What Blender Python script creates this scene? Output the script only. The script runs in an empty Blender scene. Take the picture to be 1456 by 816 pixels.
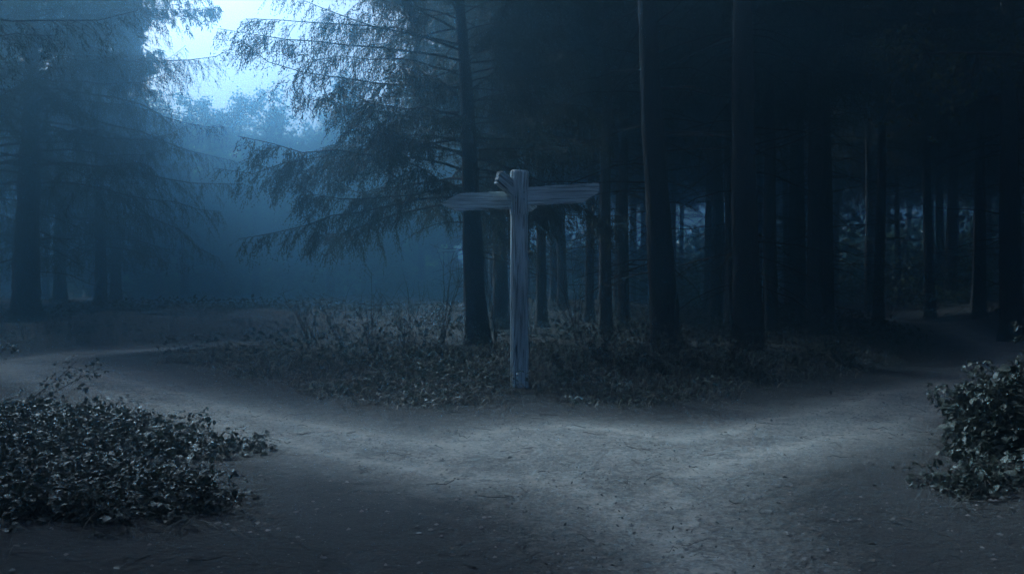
import bpy, math, random
import numpy as np
from mathutils import Vector, Matrix, noise as mnoise

# ------------------------------------------------------------------ set-up
scene = bpy.context.scene
COL = scene.collection
CAM_H, FPX, CX, CY = 1.06, 1132.0, 728.0, 408.0        # 28 mm lens, level camera


def at(px, Y, py=None):
    """photo column (and row) at depth Y -> world"""
    X = (px - CX) / FPX * Y
    if py is None:
        return X
    return X, CAM_H + (CY - py) / FPX * Y


# ------------------------------------------------------------------ mesh helpers
class Buf:
    """collects vertices / faces as numpy blocks"""
    def __init__(self):
        self.v, self.tri, self.quad, self.n = [], [], [], 0

    def add(self, v, tri=None, quad=None):
        v = np.asarray(v, float).reshape(-1, 3)
        if tri is not None and len(tri):
            self.tri.append(np.asarray(tri, np.int64) + self.n)
        if quad is not None and len(quad):
            self.quad.append(np.asarray(quad, np.int64) + self.n)
        self.v.append(v)
        self.n += len(v)

    def mesh(self, name, smooth=False):
        v = np.concatenate(self.v) if self.v else np.zeros((0, 3))
        t = np.concatenate(self.tri) if self.tri else np.zeros((0, 3), np.int64)
        q = np.concatenate(self.quad) if self.quad else np.zeros((0, 4), np.int64)
        me = bpy.data.meshes.new(name)
        me.vertices.add(len(v))
        me.vertices.foreach_set('co', v.astype(np.float32).ravel())
        loops = np.concatenate([t.ravel(), q.ravel()]).astype(np.int32)
        me.loops.add(len(loops))
        me.loops.foreach_set('vertex_index', loops)
        starts = np.concatenate([np.arange(len(t)) * 3, len(t) * 3 + np.arange(len(q)) * 4]).astype(np.int32)
        tot = np.concatenate([np.full(len(t), 3), np.full(len(q), 4)]).astype(np.int32)
        me.polygons.add(len(starts))
        me.polygons.foreach_set('loop_start', starts)
        me.polygons.foreach_set('loop_total', tot)
        if smooth:
            me.polygons.foreach_set('use_smooth', np.ones(len(starts), bool))
        me.update(calc_edges=True)
        return me


def link(name, me, mat=None, parent=None):
    o = bpy.data.objects.new(name, me)
    COL.objects.link(o)
    if mat is not None and me is not None and not me.materials:
        me.materials.append(mat)
    if parent is not None:
        o.parent = parent
    return o


def tag(o, label=None, cat=None, group=None, kind=None):
    if label:
        o['label'] = label
    if cat:
        o['category'] = cat
    if group:
        o['group'] = group
    if kind:
        o['kind'] = kind
    return o


def thing(name, loc, label, cat, group=None, rz=0.0, scale=1.0):
    o = bpy.data.objects.new(name, None)
    COL.objects.link(o)
    o.empty_display_size = 0.2
    o.location = loc
    o.rotation_euler = (0, 0, rz)
    o.scale = (scale,) * 3
    return tag(o, label, cat, group)


def norm(a):
    return a / np.maximum(np.linalg.norm(a, axis=-1, keepdims=True), 1e-9)


def tubes(buf, P, R, sides=5):
    """P [B,N,3] polylines, R [B,N] radii"""
    P = np.asarray(P, float); R = np.asarray(R, float)
    B, N, _ = P.shape
    if B == 0:
        return
    T = norm(np.gradient(P, axis=1))
    ref = np.where(np.abs(T[:, :1, 2:3]) > 0.85, np.array([1.0, 0.02, 0.0]), np.array([0.0, 0.02, 1.0]))
    U = norm(np.cross(T, np.broadcast_to(ref, T.shape)))
    V = np.cross(T, U)
    a = np.arange(sides) / sides * 2 * np.pi
    ring = P[:, :, None] + R[:, :, None, None] * (np.cos(a)[None, None, :, None] * U[:, :, None] + np.sin(a)[None, None, :, None] * V[:, :, None])
    idx = np.arange(B * N * sides).reshape(B, N, sides)
    nx = np.roll(idx, -1, axis=2)
    q = np.stack([idx[:, :-1], nx[:, :-1], nx[:, 1:], idx[:, 1:]], -1).reshape(-1, 4)
    buf.add(ring, quad=q)


def blades(buf, base, d, side, L, W):
    """flat tapering blades, 2 triangles each (diamond)"""
    base = base.reshape(-1, 3); d = norm(d.reshape(-1, 3)); side = norm(side.reshape(-1, 3))
    L = np.broadcast_to(np.asarray(L, float).reshape(-1, 1), (len(base), 1)); W = np.broadcast_to(np.asarray(W, float).reshape(-1, 1), (len(base), 1))
    a = base
    b = base + d * L * 0.4 + side * W * 0.5
    c = base + d * L
    e = base + d * L * 0.4 - side * W * 0.5
    v = np.stack([a, b, c, e], 1)
    i = np.arange(len(base))[:, None] * 4
    buf.add(v, quad=np.concatenate([i, i + 1, i + 2, i + 3], 1))


def leaves(buf, base, d, up, L, W, fold=0.25, droop=0.25, shape=(0.55, 1.0, 0.62)):
    """folded pointed leaves: midrib of 4 points, 3 points each side"""
    base = base.reshape(-1, 3); d = norm(d.reshape(-1, 3))
    s = norm(np.cross(d, up.reshape(-1, 3))); n = np.cross(s, d)
    n_ = len(base)
    L = np.broadcast_to(np.asarray(L, float).reshape(-1, 1), (n_, 1)); W = np.broadcast_to(np.asarray(W, float).reshape(-1, 1), (n_, 1))
    ts = [0.22, 0.5, 0.8]
    mid = [base]
    lft, rgt = [], []
    for t, w in zip(ts, shape):
        m = base + d * L * t - n * L * droop * t * t
        mid.append(m)
        lft.append(m + s * W * 0.5 * w + n * W * fold * w)
        rgt.append(m - s * W * 0.5 * w + n * W * fold * w)
    tip = base + d * L - n * L * droop
    mid.append(tip)
    v = np.stack(mid + lft + rgt, 1)       # 0..4 mid, 5..7 left, 8..10 right
    i = np.arange(n_)[:, None] * 11
    def F(*k):
        return np.concatenate([i + x for x in k], 1)
    tri = np.concatenate([F(0, 1, 5), F(0, 8, 1), F(3, 4, 7), F(3, 10, 4)])
    quad = np.concatenate([F(1, 2, 6, 5), F(2, 3, 7, 6), F(1, 8, 9, 2), F(2, 9, 10, 3)])
    buf.add(v, tri=tri, quad=quad)


def vnoise(x, y, s, seed=0.0):
    return np.array([mnoise.noise(Vector((a * s, b * s, seed))) for a, b in zip(np.ravel(x), np.ravel(y))]).reshape(np.shape(x))


def sm(a, b, x):
    t = np.clip((x - a) / (b - a), 0, 1)
    return t * t * (3 - 2 * t)


# ------------------------------------------------------------------ materials
def material(name):
    m = bpy.data.materials.new(name)
    m.use_nodes = True
    nt = m.node_tree
    b = nt.nodes['Principled BSDF']
    return m, nt, b


def N(nt, t, **kw):
    n = nt.nodes.new(t)
    for k, v in kw.items():
        if k.startswith('i_'):
            n.inputs[k[2:].replace('_', ' ')].default_value = v
        else:
            setattr(n, k, v)
    return n


def ramp(nt, fac, stops):
    r = N(nt, 'ShaderNodeValToRGB')
    e = r.color_ramp.elements
    e[0].position, e[0].color = stops[0][0], (*stops[0][1], 1)
    e[1].position, e[1].color = stops[-1][0], (*stops[-1][1], 1)
    for p, c in stops[1:-1]:
        x = e.new(p); x.color = (*c, 1)
    nt.links.new(fac, r.inputs[0])
    return r


def coords(nt, scale=(1, 1, 1), kind='Object'):
    tc = N(nt, 'ShaderNodeTexCoord')
    mp = N(nt, 'ShaderNodeMapping')
    mp.inputs['Scale'].default_value = scale
    nt.links.new(tc.outputs[kind], mp.inputs[0])
    return mp.outputs[0]


def mix(nt, fac, a, b, blend='MIX'):
    m = N(nt, 'ShaderNodeMix', data_type='RGBA', blend_type=blend)
    for sock, val in ((0, fac), (6, a), (7, b)):
        if isinstance(val, (int, float)):
            m.inputs[sock].default_value = val
        elif isinstance(val, tuple):
            m.inputs[sock].default_value = (*val, 1)
        else:
            nt.links.new(val, m.inputs[sock])
    return m.outputs[2]


def bump(nt, bsdf, h, strength=0.5, dist=0.02, prev=None):
    b = N(nt, 'ShaderNodeBump')
    b.inputs['Strength'].default_value = strength
    b.inputs['Distance'].default_value = dist
    nt.links.new(h, b.inputs['Height'])
    if prev is not None:
        nt.links.new(prev, b.inputs['Normal'])
    nt.links.new(b.outputs[0], bsdf.inputs['Normal'])
    return b.outputs[0]


def mat_bark(name, c0, c1):
    m, nt, b = material(name)
    co = coords(nt, (9, 9, 1.6))
    n1 = N(nt, 'ShaderNodeTexNoise', i_Scale=2.0, i_Detail=8.0, i_Roughness=0.65)
    nt.links.new(co, n1.inputs[0])
    co2 = coords(nt, (1, 1, 0.4))
    n2 = N(nt, 'ShaderNodeTexNoise', i_Scale=1.3, i_Detail=3.0)
    nt.links.new(co2, n2.inputs[0])
    r = ramp(nt, n1.outputs[0], [(0.3, c0), (0.7, c1)])
    moss = ramp(nt, n2.outputs[0], [(0.5, (0, 0, 0)), (0.75, (1, 1, 1))])
    c = mix(nt, moss.outputs[0], r.outputs[0], (0.013, 0.019, 0.014))
    nt.links.new(c, b.inputs['Base Color'])
    b.inputs['Roughness'].default_value = 0.85
    bump(nt, b, n1.outputs[0], 0.9, 0.03)
    return m


def mat_leaf(name, c0, c1, rough=0.45, transl=0.25, spec=0.5, scale=6.0):
    m, nt, b = material(name)
    co = coords(nt)
    n = N(nt, 'ShaderNodeTexNoise', i_Scale=scale, i_Detail=4.0)
    nt.links.new(co, n.inputs[0])
    g = N(nt, 'ShaderNodeNewGeometry')
    mm = N(nt, 'ShaderNodeMath', operation='ADD')
    rr = N(nt, 'ShaderNodeMath', operation='MULTIPLY_ADD')
    rr.inputs[1].default_value = 0.5; rr.inputs[2].default_value = -0.25
    nt.links.new(g.outputs['Random Per Island'], rr.inputs[0])
    nt.links.new(rr.outputs[0], mm.inputs[0]); nt.links.new(n.outputs[0], mm.inputs[1])
    r = ramp(nt, mm.outputs[0], [(0.25, c0), (0.75, c1)])
    nt.links.new(r.outputs[0], b.inputs['Base Color'])
    b.inputs['Roughness'].default_value = rough
    b.inputs['Specular IOR Level'].default_value = spec
    if transl > 0:
        t = N(nt, 'ShaderNodeBsdfTranslucent')
        nt.links.new(r.outputs[0], t.inputs[0])
        mx = N(nt, 'ShaderNodeMixShader'); mx.inputs[0].default_value = transl
        out = nt.nodes['Material Output']
        nt.links.new(b.outputs[0], mx.inputs[1]); nt.links.new(t.outputs[0], mx.inputs[2])
        nt.links.new(mx.outputs[0], out.inputs['Surface'])
    return m


def mat_wood(name, axis='Z', dark=0.22):
    m, nt, b = material(name)
    def st(k, l):
        return coords(nt, (k, k, l) if axis == 'Z' else (l, k, k))
    warp = N(nt, 'ShaderNodeTexNoise', i_Scale=1.0, i_Detail=2.0)
    nt.links.new(st(5, 1.5), warp.inputs[0])
    grain = N(nt, 'ShaderNodeTexNoise', i_Scale=1.0, i_Detail=6.0, i_Roughness=0.75, i_Distortion=0.5)
    nt.links.new(st(48, 2.4), grain.inputs[0])
    line = N(nt, 'ShaderNodeTexNoise', i_Scale=1.0, i_Detail=2.0, i_Roughness=0.5, i_Distortion=0.9)
    nt.links.new(st(75, 2.2), line.inputs[0])
    crack = N(nt, 'ShaderNodeTexNoise', i_Scale=1.0, i_Detail=2.0, i_Distortion=0.7)
    nt.links.new(st(34, 2.6), crack.inputs[0])
    ck = ramp(nt, crack.outputs[0], [(0.29, (0, 0, 0)), (0.37, (1, 1, 1))])
    ln = ramp(nt, line.outputs[0], [(0.36, (dark, dark, dark)), (0.5, (0.9, 0.9, 0.9)), (0.6, (1, 1, 1))])
    base = ramp(nt, grain.outputs[0], [(0.3, (0.47, 0.56, 0.56)), (0.48, (0.70, 0.82, 0.82)), (0.7, (0.77, 0.88, 0.88))])
    c = mix(nt, 1.0, base.outputs[0], ln.outputs[0], 'MULTIPLY')
    c = mix(nt, ck.outputs[0], (0.05, 0.048, 0.045), c)
    blot = ramp(nt, warp.outputs[0], [(0.35, (0.66, 0.66, 0.66)), (0.6, (1, 1, 1))])
    c = mix(nt, 1.0, c, blot.outputs[0], 'MULTIPLY')
    nt.links.new(c, b.inputs['Base Color'])
    b.inputs['Roughness'].default_value = 0.7
    hh = mix(nt, 0.5, ck.outputs[0], ln.outputs[0])
    bump(nt, b, hh, 0.7, 0.008)
    return m


def mat_ground():
    m, nt, b = material('forest_soil')
    co = coords(nt)
    n1 = N(nt, 'ShaderNodeTexNoise', i_Scale=1.1, i_Detail=6.0)
    n2 = N(nt, 'ShaderNodeTexNoise', i_Scale=24.0, i_Detail=6.0, i_Roughness=0.7)
    v = N(nt, 'ShaderNodeTexVoronoi', i_Scale=38.0)
    for x in (n1, n2, v):
        nt.links.new(co, x.inputs['Vector'])
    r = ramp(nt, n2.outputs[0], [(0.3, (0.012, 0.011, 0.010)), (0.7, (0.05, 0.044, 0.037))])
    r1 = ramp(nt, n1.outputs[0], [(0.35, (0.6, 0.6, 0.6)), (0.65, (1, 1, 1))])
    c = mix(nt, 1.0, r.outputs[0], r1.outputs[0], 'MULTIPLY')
    nt.links.new(c, b.inputs['Base Color'])
    b.inputs['Roughness'].default_value = 0.95
    p = bump(nt, b, n2.outputs[0], 0.8, 0.03)
    bump(nt, b, v.outputs['Distance'], 0.5, 0.02, p)
    return m


def mat_path():
    m, nt, b = material('gravel_path')
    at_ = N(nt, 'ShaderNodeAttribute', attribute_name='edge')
    co = coords(nt)
    big = N(nt, 'ShaderNodeTexNoise', i_Scale=0.9, i_Detail=7.0, i_Roughness=0.62)
    mid = N(nt, 'ShaderNodeTexNoise', i_Scale=7.0, i_Detail=6.0, i_Roughness=0.7)
    fine = N(nt, 'ShaderNodeTexNoise', i_Scale=70.0, i_Detail=5.0, i_Roughness=0.75)
    vo = N(nt, 'ShaderNodeTexVoronoi', i_Scale=46.0)
    vo2 = N(nt, 'ShaderNodeTexVoronoi', i_Scale=110.0)
    for x in (big, mid, fine, vo, vo2):
        nt.links.new(co, x.inputs['Vector'])
    g = ramp(nt, fine.outputs[0], [(0.28, (0.17, 0.155, 0.135)), (0.55, (0.38, 0.345, 0.30)), (0.8, (0.60, 0.55, 0.48))])
    pc = ramp(nt, vo.outputs['Color'], [(0.0, (0.38, 0.38, 0.38)), (0.5, (0.95, 0.95, 0.95)), (1.0, (1.5, 1.46, 1.4))])
    g2 = mix(nt, 0.8, g.outputs[0], pc.outputs[0], 'MULTIPLY')
    pm = ramp(nt, mid.outputs[0], [(0.3, (0.62, 0.62, 0.62)), (0.62, (1, 1, 1))])
    g3 = mix(nt, 1.0, g2, pm.outputs[0], 'MULTIPLY')
    pb = ramp(nt, big.outputs[0], [(0.32, (0.5, 0.5, 0.5)), (0.5, (0.85, 0.85, 0.85)), (0.65, (1.05, 1.03, 1.0))])
    g4 = mix(nt, 1.0, g3, pb.outputs[0], 'MULTIPLY')
    ta = N(nt, 'ShaderNodeAttribute', attribute_name='track')
    tm = N(nt, 'ShaderNodeMath', operation='MULTIPLY'); nt.links.new(ta.outputs['Fac'], tm.inputs[0]); tmr = ramp(nt, mid.outputs[0], [(0.38, (0, 0, 0)), (0.66, (0.7, 0.7, 0.7))]); nt.links.new(tmr.outputs[0], tm.inputs[1])
    g4 = mix(nt, tm.outputs[0], g4, (0.55, 0.49, 0.41))
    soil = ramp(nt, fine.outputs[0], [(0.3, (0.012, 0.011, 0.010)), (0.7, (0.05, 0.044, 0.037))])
    # edge + noise -> mix of verge soil and painted-in shade round the lit crossing
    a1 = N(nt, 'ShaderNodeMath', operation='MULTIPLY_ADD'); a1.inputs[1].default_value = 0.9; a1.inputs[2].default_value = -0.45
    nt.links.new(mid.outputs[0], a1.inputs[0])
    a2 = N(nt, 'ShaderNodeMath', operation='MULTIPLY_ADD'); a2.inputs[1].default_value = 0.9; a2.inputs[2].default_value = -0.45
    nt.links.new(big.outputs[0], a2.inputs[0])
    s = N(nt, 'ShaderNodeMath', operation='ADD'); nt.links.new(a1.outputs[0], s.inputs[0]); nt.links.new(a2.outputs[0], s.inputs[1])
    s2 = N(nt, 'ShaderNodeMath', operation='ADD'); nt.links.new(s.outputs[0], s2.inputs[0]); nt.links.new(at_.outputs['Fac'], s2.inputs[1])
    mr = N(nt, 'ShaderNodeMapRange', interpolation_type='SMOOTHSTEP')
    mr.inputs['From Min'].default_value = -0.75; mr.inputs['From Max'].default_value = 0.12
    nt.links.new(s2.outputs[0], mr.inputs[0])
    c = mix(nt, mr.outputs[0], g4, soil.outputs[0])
    nt.links.new(c, b.inputs['Base Color'])
    b.inputs['Roughness'].default_value = 0.9
    p = bump(nt, b, fine.outputs[0], 0.9, 0.012)
    p = bump(nt, b, vo.outputs['Distance'], 0.7, 0.012, p)
    bump(nt, b, mid.outputs[0], 0.6, 0.05, p)
    return m


M = {}
M['bark'] = mat_bark('conifer_bark', (0.010, 0.0085, 0.0075), (0.033, 0.029, 0.026))
M['twig'] = mat_bark('twig_bark', (0.03, 0.025, 0.02), (0.10, 0.085, 0.07))
M['needle'] = mat_leaf('spruce_needles', (0.018, 0.032, 0.02), (0.05, 0.075, 0.045), 0.6, 0.15, 0.3)
M['broad'] = mat_leaf('broad_leaves', (0.03, 0.05, 0.02), (0.08, 0.11, 0.05), 0.5, 0.3, 0.4)
M['bramble'] = mat_leaf('bramble_leaves', (0.013, 0.022, 0.016), (0.10, 0.11, 0.085), 0.52, 0.15, 0.3, 3.0)
M['grass'] = mat_leaf('dry_grass', (0.025, 0.03, 0.022), (0.10, 0.097, 0.072), 0.6, 0.25, 0.4, 3.0)
M['straw'] = mat_leaf('straw_grass', (0.06, 0.056, 0.045), (0.24, 0.225, 0.18), 0.55, 0.3, 0.4, 3.0)
M['ivy'] = mat_leaf('ground_leaves', (0.022, 0.038, 0.024), (0.09, 0.11, 0.08), 0.5, 0.2, 0.36, 3.0)
M['debris'] = mat_leaf('bark_crumbs', (0.02, 0.016, 0.012), (0.09, 0.075, 0.06), 0.7, 0.0, 0.2, 3.0)
M['floor'] = mat_leaf('woodland_floor_leaves', (0.012, 0.02, 0.013), (0.045, 0.055, 0.04), 0.75, 0.15, 0.12, 3.0)
M['litter'] = mat_leaf('fallen_leaves', (0.025, 0.02, 0.015), (0.12, 0.095, 0.07), 0.6, 0.1, 0.4, 3.0)
M['wood'] = mat_wood('weathered_post_wood', 'Z')
M['board'] = mat_wood('weathered_board_wood', 'X', 0.42)
M['soil'] = mat_ground()
M['path'] = mat_path()
m, nt, b = material('grey_stone')
n = N(nt, 'ShaderNodeTexNoise', i_Scale=9.0); nt.links.new(coords(nt), n.inputs[0])
r = ramp(nt, n.outputs[0], [(0.3, (0.05, 0.048, 0.045)), (0.7, (0.26, 0.24, 0.22))])
nt.links.new(r.outputs[0], b.inputs['Base Color']); b.inputs['Roughness'].default_value = 0.85
M['stone'] = m
m, nt, b = material('rusty_iron')
n = N(nt, 'ShaderNodeTexNoise', i_Scale=60.0); nt.links.new(coords(nt), n.inputs[0])
r = ramp(nt, n.outputs[0], [(0.3, (0.03, 0.022, 0.018)), (0.7, (0.10, 0.06, 0.04))])
nt.links.new(r.outputs[0], b.inputs['Base Color']); b.inputs['Roughness'].default_value = 0.6; b.inputs['Metallic'].default_value = 0.6
M['iron'] = m

# ------------------------------------------------------------------ terrain
LEFT = [(-0.1, 4.7, 0.95), (-1.7, 5.85, 0.82), (-3.4, 7.65, 0.85), (-5.2, 9.4, 0.95), (-6.9, 11.0, 1.0), (-6.9, 12.6, 0.75), (-5.7, 13.8, 0.55), (-4.9, 14.6, 0.3)]
RIGHT = [(0.7, 4.7, 1.0), (2.3, 6.05, 0.95), (4.0, 7.6, 0.95), (5.9, 9.4, 0.95), (7.9, 11.9, 0.9), (9.0, 14.6, 0.85), (10.3, 18.2, 0.8), (11.9, 22.5, 0.8), (12.2, 27, 0.8), (9, 38, .8)]
NEAR = [(0.4, 5.4, 1.3), (0.65, 3.8, 0.75), (0.85, 2.0, 0.6), (1.2, -4, 0.9), (0.5, -14, 0.9)]  # near arm kept narrow so the dark soil also paints the foreground shade


def path_sd(x, y):
    d = np.full(np.shape(x), 1e9)
    for line in (LEFT, RIGHT, NEAR):
        for (ax, ay, aw), (bx, by, bw) in zip(line[:-1], line[1:]):
            dx, dy = bx - ax, by - ay
            t = np.clip(((x - ax) * dx + (y - ay) * dy) / (dx * dx + dy * dy), 0, 1)
            s = np.hypot(x - ax - t * dx, y - ay - t * dy) - (aw + t * (bw - aw))
            k = 0.35                                            # smooth union
            h = np.clip(0.5 + 0.5 * (s - d) / k, 0, 1)
            d = s * (1 - h) + d * h - k * h * (1 - h)
    return d


def ground_h(x, y, sd=None):
    x = np.asarray(x, float); y = np.asarray(y, float)
    sd = path_sd(x, y) if sd is None else sd
    off = sm(0.15, 1.6, sd)
    lump = 0.05 * np.sin(x * 1.7 + 0.6 * y) * np.sin(y * 1.3 - 0.4 * x) + 0.03 * np.sin(3.1 * x + 1) * np.sin(2.7 * y)
    h = off * (0.09 + lump) * sm(0.25, 1.3, np.hypot(x - 0.08, y - 8.3))
    h += sm(0.6, 3.0, sd) * sm(9, 22, y) * 0.25 * (1 + np.sin(x * 0.35 + 1) * np.sin(y * 0.27))
    h += 1.0 * np.exp(-(((x - 15.2) / 2.6) ** 2 + ((y - 19.5) / 2.6) ** 2))     # bank by the far right path
    h += 0.08 * np.exp(-(((x + 12.0) / 3.0) ** 2 + ((y - 14.5) / 2.0) ** 2))
    h += 0.012 * sm(24, 80, y) * (y - 24)
    return h


def grid_axis(lo, hi, c, fine, coarse, rng):
    out = [c]
    v = c
    while v < hi:
        v += fine if abs(v - c) < rng else min(coarse, fine + (abs(v - c) - rng) * 0.12)
        out.append(min(v, hi))
    v = c
    neg = []
    while v > lo:
        v -= fine if abs(v - c) < rng else min(coarse, fine + (abs(v - c) - rng) * 0.12)
        neg.append(max(v, lo))
    return np.array(neg[::-1] + out)


gx = grid_axis(-78, 78, 0, 0.16, 3.0, 9)
gy = grid_axis(-38, 118, 8, 0.16, 3.0, 8)
X, Y = np.meshgrid(gx, gy)
SD = path_sd(X, Y)
Z = ground_h(X, Y, SD) - 0.05 * (1 - sm(0.35, 0.75, SD))
Z += 0.012 * vnoise(X, Y, 3.0, 1.0) * sm(0.5, 1.2, SD)
idx = np.arange(X.size).reshape(X.shape)
gb = Buf()
gb.add(np.stack([X, Y, Z], -1), quad=np.stack([idx[:-1, :-1], idx[:-1, 1:], idx[1:, 1:], idx[1:, :-1]], -1).reshape(-1, 4))
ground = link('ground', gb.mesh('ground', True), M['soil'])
tag(ground, 'dark forest floor of soil and needle litter', kind='structure')

# path sheet: rises in a low crown above the soil, its rim dives under the soil
px_ = grid_axis(-9.5, 14.5, 0.5, 0.035, 0.2, 4.5)
py_ = grid_axis(-14, 38, 5.0, 0.035, 0.3, 3.5)
X, Y = np.meshgrid(px_, py_)
SD = path_sd(X, Y)
near = (np.abs(X) < 7) & (Y > 1) & (Y < 11) & (SD < 0.8)
nz = np.zeros(X.shape); nz2 = np.zeros(X.shape)
nz[near] = vnoise(X[near], Y[near], 14.0, 3.0)
nz2[near] = vnoise(X[near], Y[near], 2.3, 7.0)
Z = ground_h(X, Y, SD) + 0.012 - 0.055 * sm(0.42, 0.72, SD) + 0.006 * nz + 0.012 * nz2
# two shallow wheel ruts worn into each arm
rut = np.cos(np.clip((SD + 0.5) / 0.22, -np.pi, np.pi)) * 0.5 + 0.5
Z -= 0.012 * rut
idx = np.arange(X.size).reshape(X.shape)
keep = (SD < 0.75)
kq = keep[:-1, :-1] | keep[1:, 1:] | keep[1:, :-1] | keep[:-1, 1:]
q = np.stack([idx[:-1, :-1], idx[:-1, 1:], idx[1:, 1:], idx[1:, :-1]], -1)[kq]
used, inv = np.unique(q, return_inverse=True)
pb = Buf()
pb.add(np.stack([X, Y, Z], -1).reshape(-1, 3)[used], quad=inv.reshape(-1, 4))
pm = pb.mesh('path', True)
trk = np.exp(-((SD + 0.62 + 0.05 * np.sin(X * 1.3)) / 0.10) ** 2)
at2 = pm.attributes.new('track', 'FLOAT', 'POINT')
at2.data.foreach_set('value', trk.ravel()[used].astype(np.float32))
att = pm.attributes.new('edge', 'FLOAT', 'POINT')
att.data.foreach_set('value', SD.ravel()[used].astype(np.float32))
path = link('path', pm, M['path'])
tag(path, 'pale gravel path forking left and right around the signpost', kind='structure')


# ------------------------------------------------------------------ conifers
def trunk_line(H, lean, rng, n=40):
    z = np.linspace(-0.25, H, n)
    t = z / H
    wob = 0.05 * np.sin(z * 0.9 + rng.random() * 6) * t
    wob2 = 0.05 * np.sin(z * 0.7 + rng.random() * 6) * t
    return np.stack([lean[0] * z + wob, lean[1] * z + wob2, z], 1)


def make_trunk(H, r0, lean, seed, sides=18):
    rng = np.random.default_rng(seed)
    n = int(H * 7)
    P = trunk_line(H, lean, np.random.default_rng(seed + 1), n)
    z = P[:, 2]
    R = r0 * (1 - 0.9 * np.clip(z / H, 0, 1)) + 0.01
    flare = 1 + 0.38 * np.exp(-np.clip(z + 0.1, 0, None) / 0.25)
    a = np.arange(sides) / sides * 2 * np.pi
    ph = rng.random(4) * 6
    lob = 1 + 0.10 * np.exp(-np.clip(z, 0, None) / 0.5)[:, None] * np.sin(5 * a + ph[0])[None] * 1.6
    ridg = 1 + 0.03 * np.sin(9 * a[None] + 1.3 * np.sin(z[:, None] * 2 + ph[1])) + 0.045 * rng.standard_normal((n, sides))
    rr = (R * flare)[:, None] * lob * ridg
    v = np.stack([P[:, None, 0] + rr * np.cos(a), P[:, None, 1] + rr * np.sin(a), np.repeat(z[:, None], sides, 1)], -1)
    idx = np.arange(n * sides).reshape(n, sides); nx = np.roll(idx, -1, 1)
    b = Buf(); b.add(v, quad=np.stack([idx[:-1], nx[:-1], nx[1:], idx[1:]], -1).reshape(-1, 4))
    return b.mesh('trunk', True)


def branch_curves(rng, z0, az, L, lean, e0, droop, up, NS=9):
    """[B,NS,3] limb polylines"""
    s = np.linspace(0, 1, NS)[None]
    B = len(z0)
    bend = rng.normal(0, 0.18, B)[:, None] * s ** 2
    a = az[:, None] + bend
    r = L[:, None] * s
    z = z0[:, None] + L[:, None] * (e0[:, None] * s - droop[:, None] * s ** 1.7 + up[:, None] * s ** 4)
    z = z + 0.015 * L[:, None] * rng.standard_normal((B, NS)) * s
    x = lean[0] * z0[:, None] + r * np.cos(a)
    y = lean[1] * z0[:, None] + r * np.sin(a)
    x = x + 0.012 * L[:, None] * rng.standard_normal((B, NS)) * s
    return np.stack([x, y, z], -1)


def sample_curve(P, t):
    """P [B,N,3], t [B,K] -> points, tangents [B,K,3]"""
    B, Nn, _ = P.shape
    f = t * (Nn - 1)
    i = np.clip(f.astype(int), 0, Nn - 2)
    w = (f - i)[..., None]
    bi = np.arange(B)[:, None]
    p0, p1 = P[bi, i], P[bi, i + 1]
    return p0 * (1 - w) + p1 * w, norm(p1 - p0)


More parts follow.
